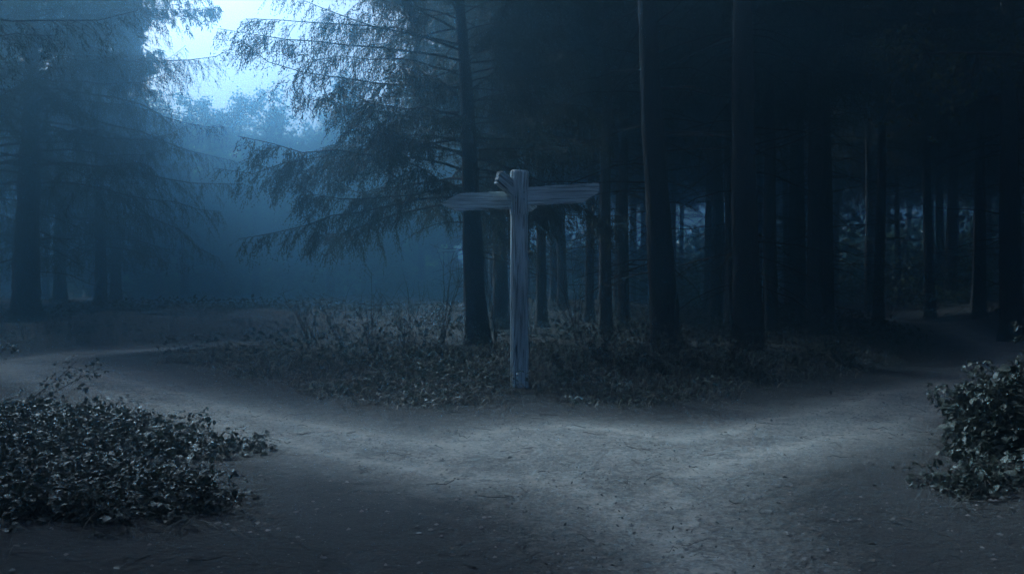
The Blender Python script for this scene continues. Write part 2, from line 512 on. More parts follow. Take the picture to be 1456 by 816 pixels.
def conifer_meshes(seed, H, r0, h0, Lmax, lean=(0, 0), per_m=11, tass=13.0, blade=(0.05, 0.011), nb=9,
                   dead_from=0.8, dead_per_m=6, dead_len=1.3, foliage_from=0.25, shape_pow=0.75, taslen=0.26, bare=0.0, azw=None, drp=1.0):
    rng = np.random.default_rng(seed)
    tr = make_trunk(H, r0, lean, seed)
    wood, fol = Buf(), Buf()
    # --- live limbs
    n = int((H - h0) * per_m)
    z0 = h0 + (H - 0.3 - h0) * (np.arange(n) + rng.random(n)) / n
    u = (z0 - h0) / (H - h0)
    L = Lmax * np.clip((1 - u), 0.05, 1) ** shape_pow * rng.uniform(0.72, 1.08, n)
    az = np.arange(n) * 2.399 + rng.normal(0, 0.35, n)
    if azw is not None:
        L = L * azw(az, z0)
    e0 = rng.uniform(-0.08, 0.26, n) + 0.35 * u
    droop = rng.uniform(0.22, 0.58, n) * (1 - 0.5 * u) * drp
    up = rng.uniform(0.10, 0.24, n)
    P = branch_curves(rng, z0, az, L, lean, e0, droop, up)
    s = np.linspace(0, 1, P.shape[1])[None]
    rb = (0.005 + 0.005 * L)[:, None] * (1 - 0.85 * s)
    tubes(wood, P, rb, 5)
    # --- laterals
    K = max(6, int(Lmax * 7.5))
    t = np.sort(rng.uniform(foliage_from, 0.99, (n, K)), 1)
    base, tan = sample_curve(P, t)
    side = np.where(rng.random((n, K)) < 0.5, 1.0, -1.0)[..., None]
    hor = norm(np.cross(tan, np.array([0, 0, 1.0])))
    fw = rng.uniform(0.5, 1.1, (n, K))[..., None]
    d = norm(hor * side + tan * fw + np.array([0, 0, -0.15]) + 0.15 * rng.standard_normal((n, K, 3)))
    Ll = (0.10 + 0.24 * L[:, None] * np.sqrt(np.clip(1 - t, 0, 1)) * np.clip((t - foliage_from) / 0.15 + 0.35, 0, 1)) * rng.uniform(0.6, 1.15, (n, K))
    q = np.linspace(0, 1, 4)
    LP = base[:, :, None] + d[:, :, None] * (Ll[..., None] * q)[..., None]
    LP[..., 2] -= (0.55 * Ll[..., None] * q ** 2)
    LPf = LP.reshape(-1, 4, 3); Llf = Ll.reshape(-1)
    live = rng.random(len(LPf)) > bare
    tubes(wood, LPf, np.repeat((0.0035 * np.array([1, 0.8, 0.6, 0.3]))[None], len(LPf), 0), 3)
    LPf, Llf = LPf[live], Llf[live]
    # --- hanging sprays on limbs and laterals
    nl = np.maximum(2, (Llf * tass).astype(int))
    li = np.repeat(np.arange(len(LPf)), nl)
    tt = rng.random(len(li))[:, None]
    b1, t1 = sample_curve(LPf[li], tt); b1, t1 = b1[:, 0], t1[:, 0]
    nm = np.maximum(2, (L * (1 - foliage_from) * tass).astype(int))
    mi = np.repeat(np.arange(n), nm)
    tm = rng.uniform(foliage_from, 1, len(mi))[:, None]
    b2, t2 = sample_curve(P[mi], tm); b2, t2 = b2[:, 0], t2[:, 0]
    base = np.concatenate([b1, b2]); tan = np.concatenate([t1, t2])
    T = len(base)
    hd = norm(tan * rng.uniform(0.2, 0.9, (T, 1)) + np.array([0, 0, -0.8]) + 0.32 * rng.standard_normal((T, 3)))
    hl = taslen * rng.uniform(0.35, 1.2, T)
    # tassel = nb blades along its axis
    k = (np.arange(nb) + 0.3) / nb
    bb = base[:, None] + hd[:, None] * (hl[:, None] * k[None])[..., None]
    bb[..., 2] -= 0.12 * hl[:, None] * k[None] ** 2
    rd = rng.standard_normal((T, nb, 3))
    bd = norm(hd[:, None] * 1.0 + rd * 0.42)
    sd = np.cross(bd, rng.standard_normal((T, nb, 3)))
    bl = blade[0] * rng.uniform(0.7, 1.4, (T, nb)) * (1.1 - 0.4 * k[None])
    bw = blade[1] * rng.uniform(0.7, 1.3, (T, nb))
    coarse = 1 + 1.3 * sm(6.0, 7.5, bb[..., 2])          # boughs high overhead: larger sprays
    bl = bl * coarse; bw = bw * coarse
    blades(fol, bb, bd, sd, bl.reshape(-1), bw.reshape(-1))
    # --- dead twigs below the crown
    nd = int(max(0, (h0 + 1.2 - dead_from)) * dead_per_m)
    if nd:
        z0 = rng.uniform(dead_from, h0 + 1.2, nd)
        L = dead_len * rng.uniform(0.25, 1.15, nd)
        az = rng.uniform(0, 6.283, nd)
        Pd = branch_curves(rng, z0, az, L, lean, rng.uniform(-0.1, 0.35, nd), rng.uniform(0.15, 0.6, nd), rng.uniform(-0.1, 0.2, nd), 7)
        sdd = np.linspace(0, 1, 7)[None]
        tubes(wood, Pd, (0.004 + 0.006 * L)[:, None] * (1 - 0.8 * sdd), 4)
        Kd = 6
        t = rng.uniform(0.25, 0.95, (nd, Kd))
        b0, tn = sample_curve(Pd, t)
        dd = norm(tn * 0.9 + rng.standard_normal((nd, Kd, 3)) * 0.6 + np.array([0, 0, -0.15]))
        ll = L[:, None] * 0.38 * rng.uniform(0.3, 1.1, (nd, Kd)) * (1.1 - t)
        q = np.linspace(0, 1, 4)
        DP = b0[:, :, None] + dd[:, :, None] * (ll[..., None] * q)[..., None]
        DP = DP + 0.03 * ll[..., None, None] * rng.standard_normal(DP.shape) * q[:, None]
        tubes(wood, DP.reshape(-1, 4, 3), np.repeat((0.004 * np.array([1, 0.8, 0.6, 0.35]))[None], nd * Kd, 0), 3)
    return tr, wood.mesh('branches'), fol.mesh('crown')


def conifer(meshes, x, y, label, group=None, rz=0.0, scale=1.0, name='conifer_tree', cat='tree'):
    z = float(ground_h(x, y)) - 0.02
    o = thing(name, (x, y, z), label, cat, group, rz, scale)
    link('trunk', meshes[0], M['bark'], o)
    link('branches', meshes[1], M['bark'], o)
    link('crown', meshes[2], M['needle'], o)
    return o


# hero trees: each its own meshes
def az_left(az, z):
    return np.where(np.cos(az) > 0.15, 0.8, 1.0 + 0.2 * np.cos(az - math.pi))

Yc = 13.0
A = conifer_meshes(12, 7.7, 0.185, 2.2, 3.65, lean=(-0.045, 0.0), per_m=18, azw=az_left, dead_from=1.1, dead_per_m=10, dead_len=1.6, tass=27, foliage_from=0.28, taslen=0.33, blade=(0.055, 0.013), shape_pow=0.4)
conifer(A, at(678, Yc), Yc, 'tall spruce behind the signpost, drooping needle branches reaching left across the pale sky', 'conifers around the fork')
B_ = conifer_meshes(23, 12, 0.205, 6.8, 3.0, lean=(-0.055, 0.01), dead_from=1.2, dead_per_m=12, dead_len=1.9, per_m=11, nb=7, tass=11)
conifer(B_, at(947, 12.2), 12.2, 'thick dark conifer trunk leaning left, the first large one right of the signpost', 'conifers around the fork')
C_ = conifer_meshes(37, 12, 0.195, 7.0, 3.0, lean=(-0.022, 0.0), dead_from=0.9, dead_per_m=12, dead_len=1.5, per_m=11, nb=7, tass=11)
conifer(C_, at(1064, 11.4), 11.4, 'thick straight dark conifer trunk nearest the right-hand path', 'conifers around the fork')
D_ = conifer_meshes(41, 9.2, 0.27, 2.9, 5.1, lean=(0.025, 0.0), per_m=17, dead_from=1.0, dead_per_m=9, dead_len=2.2, tass=17, foliage_from=0.25, shape_pow=0.36)
conifer(D_, at(36, 17.0), 17.0, 'large misty spruce left of the sky opening, with upturned branch tips', 'conifers around the fork')
# generic kinds shared by the copies
G = [conifer_meshes(101, 12.2, 0.16, 5.7, 2.8, drp=0.75, lean=(0.012, 0.0), per_m=12, nb=6, tass=11, blade=(0.085, 0.024), shape_pow=0.5, dead_from=0.6, dead_per_m=12, dead_len=1.3),
     conifer_meshes(102, 11.8, 0.13, 5.3, 2.6, drp=0.75, lean=(-0.02, 0.01), per_m=12, nb=6, tass=11, blade=(0.085, 0.024), shape_pow=0.5, dead_from=0.6, dead_per_m=13, dead_len=1.2),
     conifer_meshes(103, 12.4, 0.20, 6.0, 3.2, drp=0.75, lean=(-0.03, 0.0), per_m=12, nb=6, tass=11, blade=(0.085, 0.024), shape_pow=0.5, dead_from=1.0, dead_per_m=12, dead_len=1.6),
     conifer_meshes(104, 11, 0.15, 1.6, 3.0, lean=(0.01, 0.0), per_m=11, nb=6, tass=10, blade=(0.075, 0.019), dead_from=0.5, dead_per_m=7)]
GS = [0.16, 0.13, 0.20, 0.15]

# visible trunks read off the photograph: column, depth, trunk width in photo pixels, kind, label
SEEN = [
    (861, 16.0, 15, 0, 'slim conifer trunk just left of the first thick trunk right of the signpost'),
    (887, 17.5, 13, 1, 'thin conifer trunk pressed against the left side of the thick leaning trunk'),
    (838, 21.0, 10, 1, 'thin misty conifer trunk beneath the tip of the right-hand sign board'),
    (1096, 15.5, 16, 0, 'slim conifer trunk just right of the thick straight trunk'),
    (1140, 19.0, 11, 1, 'thin conifer trunk between the slim trunk and the close dark pair'),
    (1158, 15.0, 17, 2, 'left trunk of the close dark pair right of centre'),
    (1177, 16.0, 15, 0, 'right trunk of the close dark pair right of centre'),
    (1248, 21.0, 12, 1, 'lone thin conifer trunk before the pale mist at the right'),
    (1438, 15.5, 24, 2, 'stout dark conifer leaning left at the right edge above the far path'),
    (1392, 22.0, 13, 0, 'slim conifer above the bend of the far right path'),
    (1322, 26.0, 11, 1, 'thin conifer standing behind the far end of the right path'),
    (1018, 21.0, 12, 0, 'slim conifer trunk between the two thick trunks'),
    (712, 17.5, 11, 1, 'thin dark conifer seen directly behind the signpost top'),
    (770, 19.0, 12, 0, 'slim dark conifer close to the right of the signpost post'),
    (800, 24.0, 11, 1, 'thin distant conifer below the right-hand sign board'),
    (165, 31.0, 12, 3, 'misty spruce behind the large left spruce, nearer the sky opening'),
    (85, 27.0, 15, 3, 'faint misty spruce behind the trunk of the large left spruce'),
    (-30, 21.0, 22, 3, 'misty spruce at the left edge of the forest'),
]
for px, Yd, w, k, lab in SEEN:
    r_ = w / FPX * Yd / 2
    s = min(1.25, max(0.8, r_ / (GS[k] * 0.82)))
    if px == 712:
        s = 1.22
    conifer(G[k], at(px, Yd), Yd, lab, 'conifers standing in the mist', rz=(px * 0.37) % 6.28, scale=s)

# the dark forest behind, right and centre
rng = random.Random(5)
pts = [(at(p[0], p[1]), p[1]) for p in SEEN] + [(at(678, 13), 13), (at(947, 12.2), 12.2), (at(1064, 11.4), 11.4), (at(36, 17), 17)]


def free(x, y, dmin):
    return all((x - a) ** 2 + (y - b) ** 2 > dmin * dmin for a, b in pts)


cnt = 0
for tries in range(6000):
    Yd = rng.uniform(17, 50)
    px = rng.uniform(680, 1900)
    x = at(px, Yd)
    if not free(x, Yd, 2.1 if Yd < 30 else 2.6):
        continue
    if float(path_sd(np.array([x]), np.array([Yd]))[0]) < 1.2:
        continue
    if 960 < px < 1000 and Yd < 40:         # the lighter misty slot between the thick trunks
        continue
    if 1255 < px < 1310 and Yd < 30:
        continue
    pts.append((x, Yd)); cnt += 1
    conifer(G[rng.choice([0, 1, 1, 2])], x, Yd, 'slender dark conifer among the dim trunks deep in the right-hand forest',
            'conifers deep in the dark forest', rz=rng.uniform(0, 6.28), scale=rng.uniform(0.85, 1.2))
    if cnt >= 150:
        break
# far misty trees on the left
cnt = 0
for tries in range(3000):
    Yd = rng.uniform(24, 48)
    px = rng.uniform(-420, 160)
    x = at(px, Yd)
    if not free(x, Yd, 3.2):
        continue
    if float(path_sd(np.array([x]), np.array([Yd]))[0]) < 1.2:
        continue
    pts.append((x, Yd)); cnt += 1
    conifer(G[rng.choice([0, 3, 3, 2])], x, Yd, 'faint pale conifer dissolving in the mist on the left', 'conifers dissolving in the left-hand mist',
            rz=rng.uniform(0, 6.28), scale=rng.uniform(0.85, 1.15))
    if cnt >= 30:
        break
# near tree whose low bough comes in at the upper left, and close trees at both sides
def az_bough(az, z):
    """one low bough towards the path, the rest of the crown starts higher"""
    a = (az + math.pi) % (2 * math.pi) - math.pi
    return np.where(z < 5.9, np.where((np.abs(a - 0.25) < 0.35) & (z < 4.2), 0.55, 0.05), 1.0)


E_ = conifer_meshes(61, 14.5, 0.2, 3.3, 5.4, shape_pow=0.3, per_m=17, nb=8, tass=13, dead_from=1.5, dead_per_m=4, dead_len=0.8, azw=az_bough, drp=0.45)  # only the bough is seen; unseen crown shaped and placed to shade the foreground
conifer(E_, -6.8, 7.5, 'near conifer at the left whose dark bough enters at the upper left corner', 'conifers around the fork')
for x, y, k, s in [(8.6, 5.6, 2, 1.05), (6.6, 0.6, 2, 1.0), (-9.5, 1.5, 2, 1.1), (-12.5, 9.5, 2, 1.1),
                   (-12.9, 13.4, 3, 1.2), (16, 7, 2, 1.2), (17.5, 12, 0, 1.2), (12.5, 2, 2, 1.2)]:  # out of view, added to shade the path and the sides
    conifer(G[k], x, y, 'unseen tall conifer beside the clearing, its boughs shading the path', 'conifers closing in beside the clearing', rz=x * 3.1, scale=s)

# ------------------------------------------------------------------ broadleaf crowns
def broadleaf_meshes(seed, H, r0, h0, R, nleaf, leaf=0.11, squash=0.8):
    rng = np.random.default_rng(seed)
    tr = make_trunk(H * 0.8, r0, (0.02, 0.0), seed)
    wood, fol = Buf(), Buf()
    n = 26
    z0 = rng.uniform(h0, H * 0.75, n)
    az = np.arange(n) * 2.399
    L = R * rng.uniform(0.6, 1.05, n)
    P = branch_curves(rng, z0, az, L, (0.02, 0), rng.uniform(0.4, 0.9, n), rng.uniform(0, 0.4, n), rng.uniform(0, .1, n), 8)
    s = np.linspace(0, 1, 8)[None]
    tubes(wood, P, (0.012 + 0.012 * L)[:, None] * (1 - 0.85 * s), 5)
    t = rng.uniform(0.25, 1, (n, 9))
    b0, tn = sample_curve(P, t)
    dd = norm(tn + rng.standard_normal(tn.shape) * 0.9 + np.array([0, 0, 0.2]))
    ll = L[:, None] * 0.42 * rng.uniform(0.4, 1, t.shape)
    q = np.linspace(0, 1, 4)
    S = (b0[:, :, None] + dd[:, :, None] * (ll[..., None] * q)[..., None]).reshape(-1, 4, 3)
    S = S + 0.05 * rng.standard_normal(S.shape)
    tubes(wood, S, np.repeat((0.012 * np.array([1, 0.7, 0.5, 0.2]))[None], len(S), 0), 3)
    # leaf clumps at twig points
    i = rng.integers(0, len(S), nleaf)
    t = rng.uniform(0.2, 1.1, (nleaf, 1))
    b1, _ = sample_curve(S[i], np.clip(t, 0, 0.999))
    base = b1[:, 0] + rng.standard_normal((nleaf, 3)) * 0.16
    d = rng.standard_normal((nleaf, 3)) + np.array([0, 0, -0.4])
    up = np.array([0, 0, 1.0]) + 0.7 * rng.standard_normal((nleaf, 3))
    leaves(fol, base, d, up, leaf * rng.uniform(0.6, 1.2, nleaf), leaf * 0.62 * rng.uniform(0.7, 1.2, nleaf))
    return tr, wood.mesh('branches'), fol.mesh('crown')


def broadleaf(meshes, x, y, label, group, rz=0, scale=1.0):
    o = thing('broadleaf_tree', (x, y, float(ground_h(x, y)) - 0.02), label, 'tree', group, rz, scale)
    link('trunk', meshes[0], M['bark'], o); link('branches', meshes[1], M['bark'], o); link('crown', meshes[2], M['broad'], o)
    return o


BL = broadleaf_meshes(201, 11, 0.22, 1.2, 3.8, 24000, 0.17)
for px, Yd, s, rz in [(262, 40, 0.98, 0), (312, 44, 1.04, 1.7), (365, 42, 1.02, 3.1), (415, 45, 0.98, 4.4), (470, 43, 1.02, 5.2), (225, 46, 1.1, 2.2), (520, 47, 1.1, 0.4), (338, 52, 1.05, 2.9), (440, 54, 1.1, 1.0), (200, 50, 1.1, 0.9), (560, 50, 1.15, 2.0), (600, 46, 1.05, 3.3), (270, 56, 1.1, 4.0), (500, 57, 1.15, 5.0), (390, 58, 1.1, 0.5), (640, 54, 1.1, 1.9), (150, 56, 1.1, 2.6)]:
    broadleaf(BL, at(px, Yd), Yd, 'pale rounded treetop far off in the mist below the sky opening', 'misty far treetops under the opening', rz, s)
BR = broadleaf_meshes(207, 9.5, 0.16, 3.3, 3.6, 11000, 0.075)
broadleaf(BR, 7.0, 9.3, 'leafy broadleaf tree whose small leaves glint against the light at the upper right', 'broadleaf trees', 0.6, 1.0)

# distant thicket closing the view under the far crowns
th = Buf()
rt = np.random.default_rng(88)
nT = 42000
y = rt.uniform(42, 66, nT); x = (rt.uniform(-500, 2000, nT) - CX) / FPX * y
hump = 2.2 + 0.9 * np.sin(x * 0.45) + 0.8 * np.sin(x * 0.9 + y * 0.5) + 2.5 * sm(5, 14, x)
z = ground_h(x, y) + hump * rt.random(nT) ** 0.8
ok = path_sd(x, y) > 1.0
b0 = np.stack([x, y, z], -1)[ok]
leaves(th, b0, rt.standard_normal(b0.shape), rt.standard_normal(b0.shape) + np.array([0, 0, 0.6]), rt.uniform(0.3, 0.6, len(b0)), rt.uniform(0.2, 0.4, len(b0)))
y = rt.uniform(28, 42, 16000); x = (rt.uniform(940, 1750, 16000) - CX) / FPX * y
z = ground_h(x, y) + (1.9 + 0.9 * np.sin(x * 0.7) + 0.6 * np.sin(x * 1.7 + y)) * rt.random(16000) ** 0.8
ok = path_sd(x, y) > 1.3
b0 = np.stack([x, y, z], -1)[ok]
leaves(th, b0, rt.standard_normal(b0.shape), rt.standard_normal(b0.shape) + np.array([0, 0, 0.6]), rt.uniform(0.08, 0.2, len(b0)), rt.uniform(0.05, 0.13, len(b0)))
tag(link('distant_thicket', th.mesh('distant_thicket'), M['broad']), 'dim thicket closing off the view far between the trunks', kind='stuff')

# ------------------------------------------------------------------ unseen forest added behind and beside the viewer to shade the fork
SB_w, SB_f = Buf(), Buf()


def mesh_arrays(me):
    v = np.empty(len(me.vertices) * 3, np.float32); me.vertices.foreach_get('co', v)
    f = np.empty(len(me.polygons) * 4, np.int32); me.loops.foreach_get('vertex_index', f)
    return v.reshape(-1, 3).astype(float), f.reshape(-1, 4)


src = conifer_meshes(301, 11.5, 0.2, 3.6, 3.3, shape_pow=0.5, per_m=9, nb=4, tass=7, blade=(0.14, 0.05), dead_from=1.5, dead_per_m=2)
srcw = [mesh_arrays(src[0]), mesh_arrays(src[1])]; srcf = mesh_arrays(src[2])
UNSEEN_TREES = [(-6.0, -1.0), (6.7, -0.8), (8.0, -5.5), (-7.5, -4.5), (9.8, -2.0), (-11.5, -3), (-14.5, 1), (-10.5, -8), (13, -5), (15.5, -1), (10, -9), (-15, 6), (-18, 10), (19, 3), (-19, 3), (18, -7), (21, 8), (23, 13), (24, 18), (-16, -8), (22, -2), (-9, -14), (9, -15), (-13, -19), (13, -20)]
for i, (x, y) in enumerate(UNSEEN_TREES):
    a = i * 1.3; c, s_ = math.cos(a), math.sin(a)
    Rm = np.array([[c, -s_, 0], [s_, c, 0], [0, 0, 1]])
    for (v, f) in srcw:
        SB_w.add(v @ Rm.T + np.array([x, y, 0]), quad=f)
    SB_f.add(srcf[0] @ Rm.T + np.array([x, y, 0]), quad=srcf[1])
unseen_crowns = link('unseen_forest', SB_f.mesh('unseen_forest'), M['needle'])
tag(unseen_crowns, 'unseen forest mass added behind the viewpoint for its shade', kind='stuff')
o = link('branches', SB_w.mesh('unseen_forest_wood'), M['bark'], unseen_crowns)
for me in src:
    bpy.data.meshes.remove(me)

# ------------------------------------------------------------------ signpost
PY = 8.45
PX = at(739, PY)
sp = thing('signpost', (PX, PY, 0.0), 'weathered wooden signpost with pointed boards where the path forks', 'signpost')
PH = 1.06 + (408 - 243) / FPX * PY        # about 2.29 m


def make_post():
    rng = np.random.default_rng(7)
    S, Nz = 72, 150
    z = np.concatenate([np.linspace(-0.3, PH - 0.03, Nz), [PH - 0.012, PH - 0.002, PH]])
    a = np.arange(S) / S * 2 * np.pi
    v = []
    zs = 1.06 + (408 - 306) / FPX * PY        # shoulder height
    cr = rng.random(60) * 2 * np.pi; cd = rng.uniform(0.002, 0.006, 60); cw = rng.uniform(0.03, 0.06, 60); cz = rng.uniform(0, PH, 60); cl = rng.uniform(0.2, 0.9, 60)
    for k, zz in enumerate(z):
        up = float(sm(zs - 0.006, zs + 0.006, zz))
        r = 0.089 + 0.006 * (1 - zz / PH) + up * 0.006
        n4 = 4.5
        c, s = np.cos(a), np.sin(a)
        rr = r / (np.abs(c) ** n4 + np.abs(s) ** n4) ** (1 / n4)
        rr = 0.3 * rr + 0.7 * r * 1.02
        rr = rr + 0.0022 * np.sin(11 * a + 0.8 * np.sin(zz * 3)) + 0.0015 * np.sin(23 * a + 1.4 * np.sin(zz * 2.2 + 1))
        for j in range(60):
            w = math.exp(-((zz - cz[j]) / cl[j]) ** 4)
            if w > 0.02:
                da = (a - cr[j] - 0.08 * math.sin(zz * 2 + j) + np.pi) % (2 * np.pi) - np.pi
                rr = rr - cd[j] * w * np.exp(-(da / cw[j]) ** 2)
        if zz > PH - 0.03:
            rr = rr * {PH - 0.012: 0.97, PH - 0.002: 0.88, PH: 0.72}.get(zz, 1.0)
        lx = -0.006 * math.sin(zz * 1.2)
        v.append(np.stack([rr * c + lx, rr * s, np.full(S, zz) + (0.004 * np.sin(2 * a + 1) if zz > PH - 0.03 else 0)], -1))
    v = np.concatenate(v)
    R = len(z)
    idx = np.arange(R * S).reshape(R, S); nx = np.roll(idx, -1, 1)
    b = Buf(); b.add(v, quad=np.stack([idx[:-1], nx[:-1], nx[1:], idx[1:]], -1).reshape(-1, 4))
    b.add(np.concatenate([v[-S:], [[0, 0, PH + 0.002]]]), tri=np.stack([np.arange(S), np.roll(np.arange(S), -1), np.full(S, S)], -1))
    return b.mesh('post', True)


post = link('post', make_post(), M['wood'], sp)
for e in post.data.polygons:
    pass


def make_board(outline, th, seed):
    """outline in local x,z (counter-clockwise); gridded planks with worn edges"""
    import bmesh
    rng = np.random.default_rng(seed)
    bm = bmesh.new()
    pts_ = []
    for (x0, z0), (x1, z1) in zip(outline, outline[1:] + outline[:1]):
        L = math.hypot(x1 - x0, z1 - z0); k = max(2, int(L / 0.02))
        for i in range(k):
            t = i / k
            nrm = ((z1 - z0) / L, -(x1 - x0) / L)
            j = 0.0 if i == 0 else 0.0022 * rng.standard_normal() + 0.0025 * math.sin(i * 0.5 + seed)
            pts_.append((x0 + (x1 - x0) * t + nrm[0] * j, z0 + (z1 - z0) * t + nrm[1] * j))
    fr = [bm.verts.new((x, -th / 2 + 0.004 * math.sin(x * 5 + seed), z)) for x, z in pts_]
    f = bm.faces.new(fr)
    ext = bmesh.ops.extrude_face_region(bm, geom=[f])
    for g in ext['geom']:
        if isinstance(g, bmesh.types.BMVert):
            g.co.y += th
    bmesh.ops.recalc_face_normals(bm, faces=bm.faces)
    ed = [e for e in bm.edges if len(e.link_faces) == 2 and abs(e.calc_face_angle(0)) > 1.0 and (abs(e.verts[0].co.y - e.verts[1].co.y) < th * 0.7)]
    bmesh.ops.bevel(bm, geom=ed, offset=0.005, segments=2, affect='EDGES', clamp_overlap=True)
    me = bpy.data.meshes.new('sign_board'); bm.to_mesh(me); bm.free()
    return me


def W(px, py):
    """photo pixel at the post's depth -> local coordinates on the post"""
    return ((px - 739) / FPX * PY, 1.06 + (408 - py) / FPX * PY)


left_out = [W(627, 290), W(650, 301), W(736, 297), W(736, 272), W(661, 275.5), W(650, 278)]
bl = link('sign_board', make_board(left_out, 0.045, 1), M['board'], sp)
bl['label'] = 'sign board pointing left with a sharp tip'
right_out = [W(742, 267.5), W(742, 293.5), W(828, 289), W(851, 274), W(851, 261)]
br = link('sign_board', make_board(right_out[::1], 0.045, 2), M['board'], sp)
br['label'] = 'sign board pointing right with its lower corner cut off'
bl.location.y = -0.035
br.location.y = -0.03
# third board, seen nearly end on, rising towards the viewer on the left
back_out = [(-0.46, -0.085), (0.18, -0.085), (0.25, 0.0), (0.18, 0.085), (-0.40, 0.085), (-0.46, 0.05)]
bk = link('sign_board', make_board(back_out, 0.05, 3), M['board'], sp)
bk['label'] = 'third sign board seen nearly end on, slanting up to the left'
bk.location = (0.03, 0.085, W(735, 279)[1])
bk.rotation_euler = (0, math.radians(23), math.radians(52))
# nails
nb_ = Buf()
for (x, z) in [W(733, 282), W(733, 290), W(745, 275), W(745, 285)]:
    a = np.arange(8) / 8 * 2 * np.pi
    ring = np.stack([x + 0.006 * np.cos(a), np.full(8, -0.108), z + 0.006 * np.sin(a)], -1)
    ring2 = ring + np.array([0, 0.03, 0])
    nb_.add(np.concatenate([ring, ring2, [[x, -0.111, z]]]), tri=[(i, (i + 1) % 8, 16) for i in range(8)], quad=[(i, (i + 1) % 8, 8 + (i + 1) % 8, 8 + i) for i in range(8)])
link('nails', nb_.mesh('nails'), M['iron'], sp)


# ------------------------------------------------------------------ undergrowth
R0 = np.random.default_rng(77)


def arcs(buf, base, az, L, W_, lift, curl, rng, seg=4):
    """arching grass blades: [n] each a strip of seg quads"""
    n = len(base)
    t = np.linspace(0, 1, seg + 1)[None]
    hx, hy = np.cos(az)[:, None], np.sin(az)[:, None]
    ang = lift[:, None] - curl[:, None] * t
    dl = (L / seg)[:, None]
    r = np.concatenate([np.zeros((n, 1)), np.cumsum(np.cos(ang[:, :-1]) * dl, 1)], 1)
    z = np.concatenate([np.zeros((n, 1)), np.cumsum(np.sin(ang[:, :-1]) * dl, 1)], 1)
    wob = 0.06 * L[:, None] * rng.standard_normal((n, 1)) * t ** 2
    c = np.stack([base[:, 0:1] + r * hx - wob * hy, base[:, 1:2] + r * hy + wob * hx, base[:, 2:3] + z], -1)
    sidev = norm(np.stack([-hy[:, 0], hx[:, 0], 0.5 * rng.standard_normal(n)], -1))[:, None]
    w = (W_[:, None] * (1 - 0.85 * t ** 1.5))[..., None] * 0.5
    v = np.stack([c - sidev * w, c + sidev * w], 2)          # n, seg+1, 2, 3
    i = np.arange(n)[:, None, None] * (2 * (seg + 1)) + np.arange(seg)[None, :, None] * 2
    q = np.concatenate([i, i + 1, i + 3, i + 2], -1).reshape(-1, 4)
    buf.add(v, quad=q)


def scatter(n, x0, x1, y0, y1, sd0, rng, accept=None, soft=0.4):
    x = rng.uniform(x0, x1, n); y = rng.uniform(y0, y1, n)
    sd = path_sd(x, y)
    ok = sd > sd0 + soft * rng.random(n) ** 2
    if accept is not None:
        ok &= accept(x, y, sd)
    x, y = x[ok], y[ok]
    return np.stack([x, y, ground_h(x, y)], -1), sd[ok]


def clumpy(x, y, s=1.1, k=0.0, seed=0.0):
    return (np.sin(x * 2.1 * s + seed) * np.sin(y * 2.6 * s + 1.3 * seed) + 0.6 * np.sin(4.3 * x * s + 1) * np.sin(3.7 * y * s + 2)) > k


def foot(x, y):
    """bare trodden patch round the foot of the post"""
    return np.hypot((x - 0.08) * 0.9, y - 8.2) > 0.17 + 0.16 * R0.random(len(x))


ug = Buf()
b0, sd = scatter(60000, -6.5, 8.0, 5.6, 12.5, 0.2, R0, lambda x, y, s: clumpy(x, y, 1.0, -0.35 + 1.0 * (R0.random(len(x)) - .5)) & foot(x, y))
L = R0.uniform(0.06, 0.2, len(b0)) * (0.55 + 0.45 * sm(0.3, 1.2, sd))
arcs(ug, b0, R0.uniform(0, 6.28, len(b0)), L, R0.uniform(0.004, 0.011, len(b0)), R0.uniform(0.5, 1.5, len(b0)), R0.uniform(0.6, 2.6, len(b0)), R0)
fg = Buf()
b1, sd = scatter(30000, -22, 26, 12, 26, 0.35, R0)
arcs(fg, b1, R0.uniform(0, 6.28, len(b1)), R0.uniform(0.08, 0.24, len(b1)), R0.uniform(0.008, 0.02, len(b1)), R0.uniform(0.5, 1.5, len(b1)), R0.uniform(0.6, 2.4, len(b1)), R0, 3)
b1, sd = scatter(9000, -4.5, 4.5, 1.5, 6.5, 0.35, R0, lambda x, y, s: clumpy(x, y, 1.0, 0.2))
arcs(ug, b1, R0.uniform(0, 6.28, len(b1)), R0.uniform(0.05, 0.16, len(b1)), R0.uniform(0.003, 0.007, len(b1)), R0.uniform(0.3, 1.3, len(b1)), R0.uniform(0.4, 2.0, len(b1)), R0, 3)
b2, sd = scatter(12000, -6.0, 7.5, 5.6, 11.5, 0.18, R0, lambda x, y, s: clumpy(x, y, 0.8, -0.55 + 0.9 * (R0.random(len(x)) - .5), 4.0) & foot(x, y))
pg = Buf()
tag(link('woodland_grass', fg.mesh('woodland_grass'), M['floor']), 'dark thin grass on the woodland floor', kind='stuff')
arcs(pg, b2, R0.uniform(0, 6.28, len(b2)), R0.uniform(0.08, 0.24, len(b2)), R0.uniform(0.009, 0.017, len(b2)), R0.uniform(0.7, 1.6, len(b2)), R0.uniform(1.2, 3.2, len(b2)), R0, 5)
tag(link('dry_grass', pg.mesh('dry_grass'), M['straw']), 'pale dry grass arching over the verge round the signpost', kind='stuff')
tag(link('undergrowth', ug.mesh('undergrowth'), M['grass']), 'tangled pale grass covering the verges', kind='stuff')

